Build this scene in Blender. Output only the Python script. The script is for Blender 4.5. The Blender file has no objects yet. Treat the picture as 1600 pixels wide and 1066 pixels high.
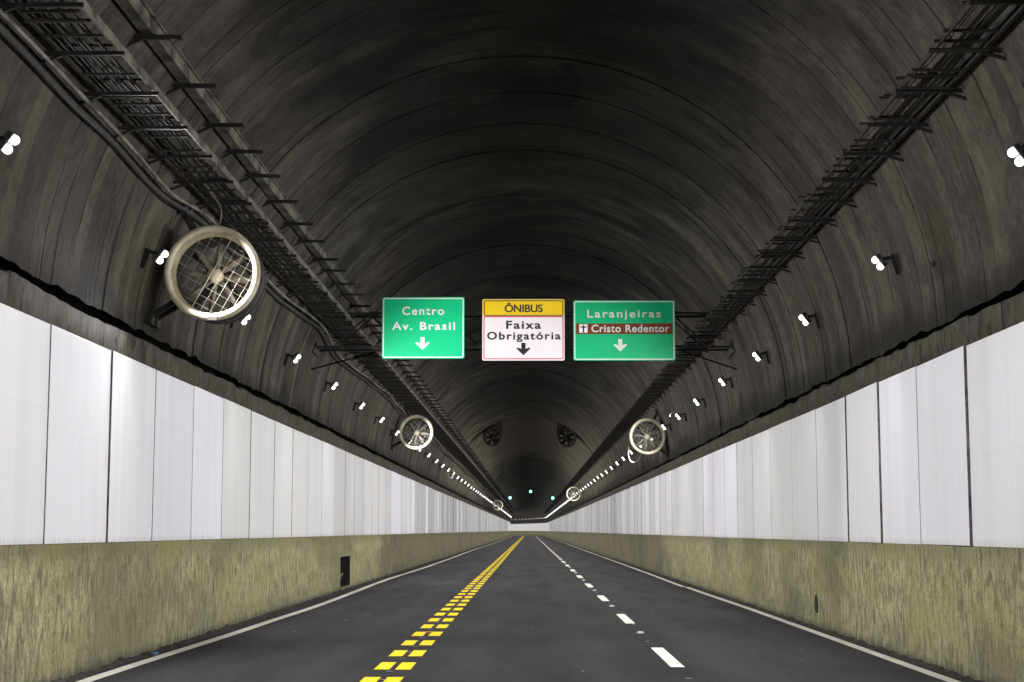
import bpy, math, random
from mathutils import Vector, Matrix, noise
PI = math.pi
random.seed(11)
S = bpy.context.scene
col = S.collection

# ------------------------------------------------------------------ camera, world, exposure
EYE = 1.65
cam = bpy.data.cameras.new('camera'); cam.sensor_width = 36.0; cam.lens = 2500/1600*36
cam.clip_start = 0.1; cam.clip_end = 3000
camo = bpy.data.objects.new('camera', cam); col.objects.link(camo)
camo.location = (0, 0, EYE)
camo.rotation_euler = (PI/2 + math.atan(296/2500), 0, math.atan(27/2500*0.993))
S.camera = camo
w = bpy.data.worlds.new('World'); S.world = w; w.use_nodes = True
w.node_tree.nodes['Background'].inputs[0].default_value = (0, 0, 0, 1)      # inside a closed tunnel: the lamps are the only light
w.node_tree.nodes['Background'].inputs[1].default_value = 0.0
S.view_settings.view_transform = 'Standard'; S.view_settings.look = 'None'
S.view_settings.gamma = 1.0; S.view_settings.exposure = 0.0
S.cycles.use_denoising = True
S.cycles.use_light_tree = True
S.cycles.max_bounces = 8; S.cycles.diffuse_bounces = 5; S.cycles.glossy_bounces = 3
S.cycles.sample_clamp_indirect = 6.0
LAMP = 3.5            # radiance of a lamp lens
BEAM = 1090.0           # watts of each floodlight's beam

# ------------------------------------------------------------------ tunnel measures
CX, R, ZC = -0.13, 5.10, 4.0          # vault axis, radius, springing centre
S0, RB, SEND = 430.0, 420.0, 600.0    # the straight ends, bend radius, end of what is built
WL, WR = -5.15, 4.90                  # wall faces
def W(x, s, z):
    if s <= S0: return Vector((x, s, z))
    p = (s-S0)/RB
    return Vector((-RB + (RB+x)*math.cos(p), S0 + (RB+x)*math.sin(p), z))
def heading(s): return 0.0 if s <= S0 else (s-S0)/RB
def vault(a, s, inset=0.0):           # a in degrees, 0 = right springing, 180 = left
    r = R - inset
    return W(CX + r*math.cos(math.radians(a)), s, ZC + r*math.sin(math.radians(a)))
def vaultL(a, s, inset=0.0): return vault(180-a, s, inset)

# ------------------------------------------------------------------ mesh helpers
class MB:
    def __init__(self): self.v = []; self.f = []; self.uv = {}; self.sm = []; self.mi = []
    def add(self, vs, fs, smooth=False, mi=0):
        o = len(self.v); self.v += [tuple(p) for p in vs]
        for f in fs: self.f.append(tuple(i+o for i in f)); self.sm.append(smooth); self.mi.append(mi)
        return o
    def box(self, c, d, m=None, mi=0):
        x, y, z = d[0]/2, d[1]/2, d[2]/2
        vs = [Vector((sx*x, sy*y, sz*z)) for sz in (-1, 1) for sx, sy in ((-1,-1),(1,-1),(1,1),(-1,1))]
        if m: vs = [m @ p for p in vs]
        vs = [p + Vector(c) for p in vs]
        self.add(vs, [(3,2,1,0),(4,5,6,7),(0,1,5,4),(1,2,6,5),(2,3,7,6),(3,0,4,7)], mi=mi)
    def bbox(self, lo, hi, mi=0): self.box([(a+b)/2 for a, b in zip(lo, hi)], [b-a for a, b in zip(lo, hi)], mi=mi)
    def bar(self, a, b, wx, wz, mi=0):
        a = Vector(a); b = Vector(b); d = b-a; L = d.length; q = d.to_track_quat('Y', 'Z').to_matrix()
        self.box((a+b)/2, (wx, L, wz), q, mi)
    def tube(self, pts, r, n=6, mi=0, close=True):
        pts = [Vector(p) for p in pts]; vs = []; fs = []
        up = Vector((0.13, 0.21, 0.97))
        for i, p in enumerate(pts):
            t = (pts[min(i+1, len(pts)-1)] - pts[max(i-1, 0)]).normalized()
            s = t.cross(up).normalized(); u = s.cross(t)
            for k in range(n):
                a = 2*PI*k/n; vs.append(p + (s*math.cos(a) + u*math.sin(a))*r)
        for i in range(len(pts)-1):
            for k in range(n):
                fs.append((i*n+k, i*n+(k+1) % n, (i+1)*n+(k+1) % n, (i+1)*n+k))
        o = self.add(vs, fs, True, mi)
        if close:
            self.f.append(tuple(o+k for k in reversed(range(n)))); self.sm.append(False); self.mi.append(mi)
            e = o+(len(pts)-1)*n
            self.f.append(tuple(e+k for k in range(n))); self.sm.append(False); self.mi.append(mi)
    def lathe(self, prof, n=40, mi=0):     # prof = (r, y) turned about the Y axis
        vs = []; fs = []
        for r, y in prof:
            for k in range(n):
                a = 2*PI*k/n; vs.append((r*math.cos(a), y, r*math.sin(a)))
        for i in range(len(prof)-1):
            for k in range(n):
                fs.append((i*n+k, (i+1)*n+k, (i+1)*n+(k+1) % n, i*n+(k+1) % n))
        self.add(vs, fs, True, mi)
    def prism(self, pts, y0, y1, mi=0):    # polygon in x,z pulled from y0 (front) to y1
        n = len(pts)
        vs = [(x, y0, z) for x, z in pts] + [(x, y1, z) for x, z in pts]
        fs = [tuple(range(n)), tuple(reversed(range(n, 2*n)))] + [(i, i+n, (i+1) % n+n, (i+1) % n) for i in range(n)]
        self.add(vs, fs, mi=mi)
    def mesh(self, name, mats):
        me = bpy.data.meshes.new(name); me.from_pydata(self.v, [], self.f)
        for i, p in enumerate(me.polygons): p.use_smooth = self.sm[i]; p.material_index = self.mi[i]
        for m in (mats if isinstance(mats, (list, tuple)) else [mats]): me.materials.append(m)
        if self.uv:
            u = me.uv_layers.new(name='UVMap')
            for l in me.loops: u.data[l.index].uv = self.uv.get(l.vertex_index, (0, 0))
        me.update(); return me
    def build(self, name, mats, parent=None):
        return link(name, self.mesh(name, mats), parent)
def link(name, me, parent=None):
    o = bpy.data.objects.new(name, me); col.objects.link(o)
    if parent: o.parent = parent
    return o
def tag(o, label=None, cat=None, group=None, kind=None):
    if label: o['label'] = label
    if cat: o['category'] = cat
    if group: o['group'] = group
    if kind: o['kind'] = kind
    return o
def empty(name, loc, rz=0.0):
    o = bpy.data.objects.new(name, None); col.objects.link(o); o.location = loc; o.rotation_euler = (0, 0, rz)
    o.empty_display_size = 0.2
    return o
def kids(o): return [c for c in bpy.data.objects if c.parent == o]
def copy_tree(o, parent=None):
    c = o.copy(); col.objects.link(c); c.parent = parent
    for ch in kids(o):
        if ch.type != 'LIGHT': copy_tree(ch, c)
    return c

# ------------------------------------------------------------------ materials
class NT:
    def __init__(self, name):
        self.m = bpy.data.materials.new(name); self.m.use_nodes = True
        self.t = self.m.node_tree; self.b = self.t.nodes['Principled BSDF']; self.out = self.t.nodes['Material Output']
    def n(self, typ, **kw):
        x = self.t.nodes.new(typ)
        for k, v in kw.items(): setattr(x, k, v)
        return x
    def l(self, a, b): self.t.links.new(a, b)
    def put(self, sock, v):
        if hasattr(v, 'is_output'): self.l(v, sock)
        else: sock.default_value = v
    def math(self, op, a, b=0.0, c=None, clamp=False):
        x = self.n('ShaderNodeMath', operation=op); x.use_clamp = clamp
        self.put(x.inputs[0], a); self.put(x.inputs[1], b)
        if c is not None: self.put(x.inputs[2], c)
        return x.outputs[0]
    def ramp(self, v, a, b, c=0.0, d=1.0, smooth=True):
        x = self.n('ShaderNodeMapRange'); x.interpolation_type = 'SMOOTHSTEP' if smooth else 'LINEAR'
        for s, q in zip(x.inputs, (v, a, b, c, d)): self.put(s, q)
        return x.outputs[0]
    def vec(self, x, y, z=0.0):
        c = self.n('ShaderNodeCombineXYZ')
        for s, q in zip(c.inputs, (x, y, z)): self.put(s, q)
        return c.outputs[0]
    def noise(self, v, scale=1.0, detail=5.0, rough=0.55, dist=0.0):
        x = self.n('ShaderNodeTexNoise'); self.put(x.inputs['Vector'], v)
        x.inputs['Scale'].default_value = scale; x.inputs['Detail'].default_value = detail
        x.inputs['Roughness'].default_value = rough; x.inputs['Distortion'].default_value = dist
        return x.outputs['Fac']
    def mix(self, f, a, b, blend='MIX'):
        x = self.n('ShaderNodeMix', data_type='RGBA', blend_type=blend)
        self.put(x.inputs[0], f)
        for s, q in ((x.inputs[6], a), (x.inputs[7], b)):
            if isinstance(q, tuple) and len(q) == 3: q = q + (1.0,)
            self.put(s, q)
        return x.outputs[2]
    def bump(self, h, strength=0.3, dist=0.02):
        x = self.n('ShaderNodeBump'); x.inputs['Strength'].default_value = strength; x.inputs['Distance'].default_value = dist
        self.l(h, x.inputs['Height']); self.l(x.outputs[0], self.b.inputs['Normal'])
    def uv(self):
        u = self.n('ShaderNodeUVMap'); u.uv_map = 'UVMap'; s = self.n('ShaderNodeSeparateXYZ'); self.l(u.outputs[0], s.inputs[0])
        return s.outputs[0], s.outputs[1]
    def obj(self):
        u = self.n('ShaderNodeTexCoord'); s = self.n('ShaderNodeSeparateXYZ'); self.l(u.outputs['Object'], s.inputs[0])
        return u.outputs['Object'], s.outputs[0], s.outputs[1], s.outputs[2]
    def done(self, color, rough=0.8, metal=0.0, spec=None):
        self.put(self.b.inputs['Base Color'], color if not isinstance(color, tuple) else color + (1.0,))
        self.put(self.b.inputs['Roughness'], rough); self.b.inputs['Metallic'].default_value = metal
        if spec is not None: self.b.inputs['Specular IOR Level'].default_value = spec
        return self.m

def m_vault():
    k = NT('sooty_concrete'); u, v = k.uv(); M = k.math
    wob = k.noise(k.vec(M('MULTIPLY', u, 0.7), M('MULTIPLY', v, 0.5)), 1.0, 3)
    v2 = M('ADD', v, M('MULTIPLY', M('SUBTRACT', wob, 0.5), 0.16))
    grain = k.noise(k.vec(M('MULTIPLY', u, 6.0), M('MULTIPLY', v, 7.0)), 1.0, 8, 0.78)
    flank = k.ramp(M('ABSOLUTE', u), 2.5, 6.0)
    d = M('ABSOLUTE', M('SUBTRACT', M('FRACT', M('DIVIDE', v2, 1.05)), 0.5))          # 0.5 at a ring joint
    d = M('MULTIPLY', d, 2.0)
    lm = k.ramp(k.noise(k.vec(M('MULTIPLY', u, 0.45), M('MULTIPLY', v, 0.9)), 1.0, 5), 0.38, 0.62)
    line = M('MULTIPLY', k.ramp(d, M('SUBTRACT', 0.965, M('MULTIPLY', grain, 0.09)), 0.99), lm)
    d2 = M('MULTIPLY', M('ABSOLUTE', M('SUBTRACT', M('FRACT', M('DIVIDE', v2, 0.2625)), 0.5)), 2.0)
    lm2 = k.ramp(k.noise(k.vec(M('MULTIPLY', u, 0.5), M('MULTIPLY', v, 3.1)), 1.0, 3), 0.52, 0.7)
    line2 = M('MULTIPLY', M('MULTIPLY', k.ramp(d2, 0.86, 0.97), lm2), 0.6)
    streak = k.noise(k.vec(M('MULTIPLY', u, 0.55), M('MULTIPLY', v, 7.0)), 1.0, 6, 0.65)
    blot = k.noise(k.vec(M('MULTIPLY', u, 0.4), M('MULTIPLY', v, 0.33)), 1.0, 6, 0.6)
    ringv = k.noise(k.vec(0.37, M('FLOOR', M('DIVIDE', v, 1.05)), 4.2), 0.83, 0)
    boardv = k.noise(k.vec(M('MULTIPLY', u, 0.12), M('FLOOR', M('DIVIDE', v2, 0.35)), 14.0), 0.77, 1)
    streak = M('ADD', 0.5, M('MULTIPLY', M('SUBTRACT', streak, 0.5), M('ADD', 0.35, M('MULTIPLY', flank, 0.65))))
    c = k.mix(k.ramp(streak, 0.3, 0.7), (0.0504, 0.0461, 0.0408), (0.0840, 0.0792, 0.0730))
    c = k.mix(M('MULTIPLY', k.ramp(blot, 0.35, 0.65), 0.5), c, (0.0408, 0.0384, 0.0336))
    c = k.mix(0.30, c, k.mix(ringv, (0.0288, 0.0278, 0.0250), (0.1152, 0.1080, 0.0984)))
    c = k.mix(0.55, c, k.mix(k.ramp(grain, 0.36, 0.66), (0.0240, 0.0230, 0.0202), (0.1008, 0.0960, 0.0864)))
    pale = k.ramp(k.noise(k.vec(M('MULTIPLY', u, 0.5), M('MULTIPLY', v, 0.6), 12.0), 1.0, 7, 0.66, 0.6), 0.47, 0.66)
    c = k.mix(M('MULTIPLY', pale, 0.55), c, (0.118, 0.11, 0.096))
    band = k.ramp(k.noise(k.vec(M('MULTIPLY', u, 0.06), M('MULTIPLY', v, 0.13), 21.0), 1.0, 3, 0.6), 0.45, 0.62)
    c = k.mix(M('ADD', 0.22, M('MULTIPLY', flank, 0.6)), c, k.mix(k.ramp(boardv, 0.32, 0.68), (0.55, 0.55, 0.55), (1.25, 1.24, 1.2)), 'MULTIPLY')
    # moss and rust tints on the flanks
    side = k.ramp(M('ABSOLUTE', u), 4.2, 7.2)
    moss = k.ramp(k.noise(k.vec(M('MULTIPLY', u, 0.5), M('MULTIPLY', v, 0.8), 3.0), 1.0, 4), 0.52, 0.72)
    c = k.mix(M('MULTIPLY', M('MULTIPLY', moss, side), 0.6), c, (0.0504, 0.0480, 0.0264))
    rust = k.ramp(k.noise(k.vec(M('MULTIPLY', u, 0.6), M('MULTIPLY', v, 1.2), 9.0), 1.0, 4), 0.58, 0.74)
    c = k.mix(M('MULTIPLY', rust, 0.5), c, (0.0480, 0.0288, 0.0216))
    # soot lies thickest along the crown, in ragged arcs
    crown = k.ramp(M('ABSOLUTE', u), 6.0, 2.2)
    c = k.mix(M('MULTIPLY', crown, M('SUBTRACT', 0.72, M('MULTIPLY', band, 0.6))), c, (0.0210, 0.0198, 0.0180))
    arcs = k.noise(k.vec(M('MULTIPLY', u, 0.22), M('MULTIPLY', v, 0.55), 5.0), 1.0, 7, 0.62, 0.4)
    soot = M('MULTIPLY', k.ramp(arcs, 0.50, 0.64), k.ramp(M('ABSOLUTE', u), 6.2, 1.5, 0.1, 0.9))
    c = k.mix(soot, c, (0.0067, 0.0062, 0.0058))
    # two black burnt patches overhead
    for (pu, pv, ru, rv) in ((0.3, 26.9, 0.78, 1.0), (0.75, 26.3, 0.3, 1.5), (0.5, 47.5, 1.6, 1.6)):
        e = M('ADD', M('POWER', M('DIVIDE', M('SUBTRACT', u, pu), ru), 2.0), M('POWER', M('DIVIDE', M('SUBTRACT', v, pv), rv), 2.0))
        e = M('ADD', e, M('MULTIPLY', M('SUBTRACT', k.noise(k.vec(u, v), 2.3, 5), 0.5), 2.4))
        c = k.mix(k.ramp(e, 1.0, 0.6, 0.0, 0.92), c, (0.003, 0.003, 0.003))
    c = k.mix(M('MULTIPLY', line, 0.85), c, (0.0058, 0.0053, 0.0043))
    c = k.mix(M('MULTIPLY', line2, 0.7), c, (0.0144, 0.0130, 0.0106))
    # cleaner concrete on one long stretch, soot again beyond
    clean = M('MULTIPLY', k.ramp(M('ADD', v, M('MULTIPLY', M('SUBTRACT', arcs, 0.5), 60.0)), 90.0, 106.0), k.ramp(v, 175.0, 140.0))
    c = k.mix(M('MULTIPLY', clean, k.ramp(streak, 0.3, 0.7, 0.2, 0.9)), c, (0.17, 0.158, 0.125))
    c = k.mix(M('MULTIPLY', k.ramp(v, 165.0, 200.0), 0.6), c, (0.016, 0.015, 0.015))
    # soot film of uneven thickness over everything, thinner low on the flanks
    film = k.ramp(k.noise(k.vec(M('MULTIPLY', u, 0.62), M('MULTIPLY', v, 0.72), 31.0), 1.0, 8, 0.68, 0.5), 0.38, 0.64, 0.42, 1.2)
    film = M('MULTIPLY', film, k.ramp(M('ABSOLUTE', u), 2.0, 6.4, 0.48, 1.85))
    c = k.mix(1.0, c, k.mix(film, (0.0, 0.0, 0.0), (1.0, 0.97, 0.90)), 'MULTIPLY')
    # black damp creeping up from the slot
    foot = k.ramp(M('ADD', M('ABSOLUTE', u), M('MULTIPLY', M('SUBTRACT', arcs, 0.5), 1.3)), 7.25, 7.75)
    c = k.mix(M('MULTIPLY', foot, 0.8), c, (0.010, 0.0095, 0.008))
    h = M('ADD', M('MULTIPLY', streak, 0.5), M('MULTIPLY', grain, 0.4)); h = M('SUBTRACT', h, line)
    k.bump(h, 0.8, 0.035)
    return k.done(c, 0.92, spec=0.2)

def m_wall():
    k = NT('olive_stained_concrete'); u, v = k.uv(); M = k.math      # u height, v along
    s1 = k.noise(k.vec(M('MULTIPLY', u, 3.0), M('MULTIPLY', v, 8.5)), 1.0, 8, 0.74, 0.6)
    s2 = k.noise(k.vec(M('MULTIPLY', u, 6.5), M('MULTIPLY', v, 20.0), 4.0), 1.0, 7, 0.76)
    b1 = k.noise(k.vec(M('MULTIPLY', u, 0.9), M('MULTIPLY', v, 0.6), 7.0), 1.0, 5, 0.6)
    b2 = k.noise(k.vec(M('MULTIPLY', u, 0.5), M('MULTIPLY', v, 0.22), 2.0), 1.0, 4, 0.6)
    g = k.noise(k.vec(M('MULTIPLY', u, 22.0), M('MULTIPLY', v, 26.0), 1.0), 1.0, 4, 0.6)
    c = k.mix(k.ramp(s1, 0.36, 0.62), (0.15, 0.142, 0.085), (0.54, 0.525, 0.295))
    c = k.mix(M('MULTIPLY', k.ramp(b1, 0.44, 0.66), 0.6), c, (0.37, 0.355, 0.135))
    c = k.mix(M('MULTIPLY', k.ramp(b2, 0.46, 0.66), 0.6), c, (0.17, 0.157, 0.10))
    c = k.mix(M('MULTIPLY', k.ramp(s2, 0.53, 0.66), 0.8), c, (0.10, 0.095, 0.062))
    c = k.mix(M('MULTIPLY', k.ramp(g, 0.42, 0.66), 0.42), c, (0.13, 0.128, 0.08))
    b3 = k.ramp(k.noise(k.vec(M('MULTIPLY', u, 2.6), M('MULTIPLY', v, 2.9), 15.0), 1.0, 7, 0.7, 0.5), 0.56, 0.72)
    c = k.mix(M('MULTIPLY', b3, 0.7), c, (0.115, 0.105, 0.075))
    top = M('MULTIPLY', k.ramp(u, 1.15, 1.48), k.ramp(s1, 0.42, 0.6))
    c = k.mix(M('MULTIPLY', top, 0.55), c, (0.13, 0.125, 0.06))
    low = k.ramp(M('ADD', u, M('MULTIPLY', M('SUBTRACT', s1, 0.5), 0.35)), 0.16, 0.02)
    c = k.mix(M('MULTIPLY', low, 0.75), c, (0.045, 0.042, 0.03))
    jd = M('ABSOLUTE', M('SUBTRACT', M('FRACT', M('DIVIDE', M('ADD', v, M('MULTIPLY', s1, 0.02)), 6.4)), 0.5))
    c = k.mix(M('MULTIPLY', k.ramp(jd, 0.4975, 0.4992), 0.7), c, (0.05, 0.047, 0.03))
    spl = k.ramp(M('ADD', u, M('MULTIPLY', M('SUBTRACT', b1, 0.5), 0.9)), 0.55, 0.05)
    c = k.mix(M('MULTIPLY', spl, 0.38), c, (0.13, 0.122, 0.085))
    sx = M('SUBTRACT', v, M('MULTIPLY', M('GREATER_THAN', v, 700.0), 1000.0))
    fan_shade = k.ramp(M('ADD', sx, M('MULTIPLY', M('SUBTRACT', b2, 0.5), 14.0)), 54.0, 62.0)
    c = k.mix(M('MULTIPLY', fan_shade, 0.60), c, (0.085, 0.074, 0.05))  # far wall darkened in the colour for the jet fan's cast shadow
    # the bare concrete behind the panels
    c = k.mix(k.ramp(u, 1.49, 1.53), c, (0.03, 0.028, 0.024))
    k.bump(M('ADD', M('MULTIPLY', s2, 0.6), M('MULTIPLY', g, 0.5)), 0.9, 0.03)
    return k.done(c, 0.92, spec=0.2)

def m_ledge():
    k = NT('grimy_ledge_concrete'); u, v = k.uv(); M = k.math
    s1 = k.noise(k.vec(M('MULTIPLY', u, 2.0), M('MULTIPLY', v, 3.2)), 1.0, 7, 0.68)
    b = k.noise(k.vec(M('MULTIPLY', u, 1.2), M('MULTIPLY', v, 0.8), 5.0), 1.0, 5, 0.6)
    cr = k.noise(k.vec(M('MULTIPLY', u, 0.5), M('MULTIPLY', v, 2.3), 8.0), 1.0, 2, 0.5)
    crack = k.ramp(M('ABSOLUTE', M('SUBTRACT', cr, 0.5)), 0.012, 0.0)
    c = k.mix(k.ramp(s1, 0.32, 0.68), (0.0383, 0.0348, 0.0278), (0.1009, 0.0940, 0.0766))
    c = k.mix(M('MULTIPLY', k.ramp(b, 0.45, 0.66), 0.7), c, (0.0696, 0.0592, 0.0313))
    c = k.mix(M('MULTIPLY', crack, 0.85), c, (0.0070, 0.0070, 0.0055))
    drip = M('MULTIPLY', k.ramp(s1, 0.5, 0.62), k.ramp(u, 0.16, 0.0))
    c = k.mix(M('MULTIPLY', drip, 0.8), c, (0.0139, 0.0125, 0.0097))
    k.bump(s1, 0.6, 0.03)
    return k.done(c, 0.92, spec=0.2)

def m_asphalt():
    k = NT('asphalt'); P, x, y, z = k.obj(); M = k.math
    g = k.noise(P, 85.0, 3, 0.7); g2 = k.noise(P, 240.0, 2, 0.7)
    b = k.noise(k.vec(M('MULTIPLY', x, 0.9), M('MULTIPLY', y, 0.16)), 1.0, 5, 0.6)
    t = k.noise(k.vec(M('MULTIPLY', x, 0.5), M('MULTIPLY', y, 0.5), 3.0), 1.0, 6, 0.6)
    mg = k.noise(P, 11.0, 6, 0.75)
    c = k.mix(k.ramp(M('ADD', M('MULTIPLY', g, 0.4), M('MULTIPLY', mg, 0.6)), 0.36, 0.64), (0.0195, 0.0190, 0.0195), (0.047, 0.0455, 0.0465))
    c = k.mix(M('MULTIPLY', k.ramp(b, 0.4, 0.68), 0.5), c, (0.016, 0.0155, 0.016))
    c = k.mix(M('MULTIPLY', k.ramp(t, 0.5, 0.72), 0.4), c, (0.040, 0.039, 0.039))
    c = k.mix(M('MULTIPLY', k.ramp(g2, 0.66, 0.75), 0.5), c, (0.09, 0.088, 0.086))
    # tyre-polished wheel tracks and a darker oil strip between them
    tr = None
    for xc in (-4.1, -2.5, -0.75, 0.85, 2.4, 3.95):
        q = k.ramp(M('ABSOLUTE', M('SUBTRACT', M('ADD', x, M('MULTIPLY', M('SUBTRACT', t, 0.5), 0.5)), xc)), 0.42, 0.05)
        tr = q if tr is None else M('MAXIMUM', tr, q)
    c = k.mix(M('MULTIPLY', tr, 0.22), c, (0.05, 0.049, 0.05))
    oil = k.ramp(k.noise(k.vec(M('MULTIPLY', x, 2.4), M('MULTIPLY', y, 0.5), 6.0), 1.0, 5, 0.65), 0.62, 0.75)
    c = k.mix(M('MULTIPLY', oil, 0.45), c, (0.009, 0.009, 0.009))
    k.bump(M('ADD', g, g2), 0.55, 0.008)
    return k.done(c, k.ramp(b, 0.3, 0.7, 0.75, 0.88), spec=0.09)

def m_paint(name, c0, wear=0.35, rough=0.6):
    k = NT(name); P, x, y, z = k.obj(); M = k.math
    n = k.noise(P, 28.0, 6, 0.7); n2 = k.noise(P, 1.3, 5, 0.6)
    dirt = tuple(q*0.55 for q in c0)
    c = k.mix(M('MULTIPLY', k.ramp(n2, 0.4, 0.7), wear), c0, dirt)
    c = k.mix(M('MULTIPLY', k.ramp(n, 0.6, 0.75), wear*1.3), c, tuple(q*0.3 for q in c0))
    k.bump(n, 0.25, 0.004)
    return k.done(c, rough, spec=0.4)

def m_panel():
    k = NT('white_panel_paint'); P, x, y, z = k.obj(); M = k.math
    oi = k.n('ShaderNodeObjectInfo'); rnd = M('MULTIPLY', oi.outputs['Random'], 57.0)
    st = k.noise(k.vec(M('MULTIPLY', y, 2.6), M('MULTIPLY', z, 0.10), rnd), 1.0, 5, 0.6)
    fs = k.noise(k.vec(M('MULTIPLY', y, 22.0), M('MULTIPLY', z, 0.35), rnd), 1.0, 4, 0.6)
    bl = k.noise(k.vec(M('MULTIPLY', y, 0.9), M('MULTIPLY', z, 0.8), rnd), 1.0, 5, 0.6)
    gr = k.noise(k.vec(M('MULTIPLY', y, 60.0), M('MULTIPLY', z, 40.0), rnd), 1.0, 2, 0.6)
    c = oi.outputs['Color']
    c = k.mix(M('MULTIPLY', k.ramp(st, 0.35, 0.7), 0.22), c, (0.56, 0.56, 0.52), 'MIX')
    c = k.mix(M('MULTIPLY', k.ramp(fs, 0.5, 0.75), 0.14), c, (0.5, 0.5, 0.46))
    c = k.mix(M('MULTIPLY', k.ramp(bl, 0.5, 0.75), 0.14), c, (0.62, 0.6, 0.58))
    spot = k.ramp(k.noise(k.vec(M('MULTIPLY', y, 5.0), M('MULTIPLY', z, 2.2), M('ADD', rnd, 9.0)), 1.0, 4, 0.65), 0.70, 0.76)
    c = k.mix(M('MULTIPLY', spot, 0.35), c, (0.4, 0.38, 0.33))
    # thin scratch, nearly level, at a height of its own on every panel
    sl = M('ADD', z, M('ADD', M('MULTIPLY', y, 0.03), M('MULTIPLY', k.noise(k.vec(y, rnd), 2.0, 2), 0.05)))
    sc = k.ramp(M('ABSOLUTE', M('SUBTRACT', sl, M('ADD', 0.8, oi.outputs['Random']))), 0.006, 0.0)
    c = k.mix(M('MULTIPLY', sc, 0.3), c, (0.42, 0.42, 0.4))
    # grime collects along each panel's edges near the foot
    foot = M('MULTIPLY', k.ramp(z, 0.10, 0.0), k.ramp(fs, 0.4, 0.6))
    c = k.mix(M('MULTIPLY', foot, 0.4), c, (0.3, 0.29, 0.22))
    k.bump(M('ADD', M('MULTIPLY', bl, 1.0), M('MULTIPLY', gr, 0.1)), 0.25, 0.02)
    return k.done(c, 0.55, spec=0.35)

def m_metal(name, c0, c1, rough=0.6, metal=0.3, scale=6.0):
    k = NT(name); P, x, y, z = k.obj()
    n = k.noise(P, scale, 6, 0.68); n2 = k.noise(P, scale*6, 3, 0.6)
    c = k.mix(k.ramp(n, 0.38, 0.66), c0, c1)
    k.bump(n2, 0.2, 0.003)
    return k.done(c, rough, metal, 0.4)

def m_emit(name, c, s):
    k = NT(name); k.b.inputs['Emission Color'].default_value = c + (1.0,); k.b.inputs['Emission Strength'].default_value = s
    k.m.cycles.emission_sampling = 'FRONT'
    return k.done((0.8, 0.8, 0.8), 0.3)

def m_sheet(name, c0, dirt=0.2):
    k = NT(name); P, x, y, z = k.obj()
    n = k.noise(P, 1.7, 5, 0.6); n2 = k.noise(P, 9.0, 5, 0.65)
    c = k.mix(k.math('MULTIPLY', k.ramp(n, 0.4, 0.7), dirt), c0, tuple(q*0.55 for q in c0))
    c = k.mix(k.math('MULTIPLY', k.ramp(n2, 0.55, 0.75), dirt), c, tuple(q*0.6 + 0.02 for q in c0))
    return k.done(c, 0.45, spec=0.4)

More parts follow.
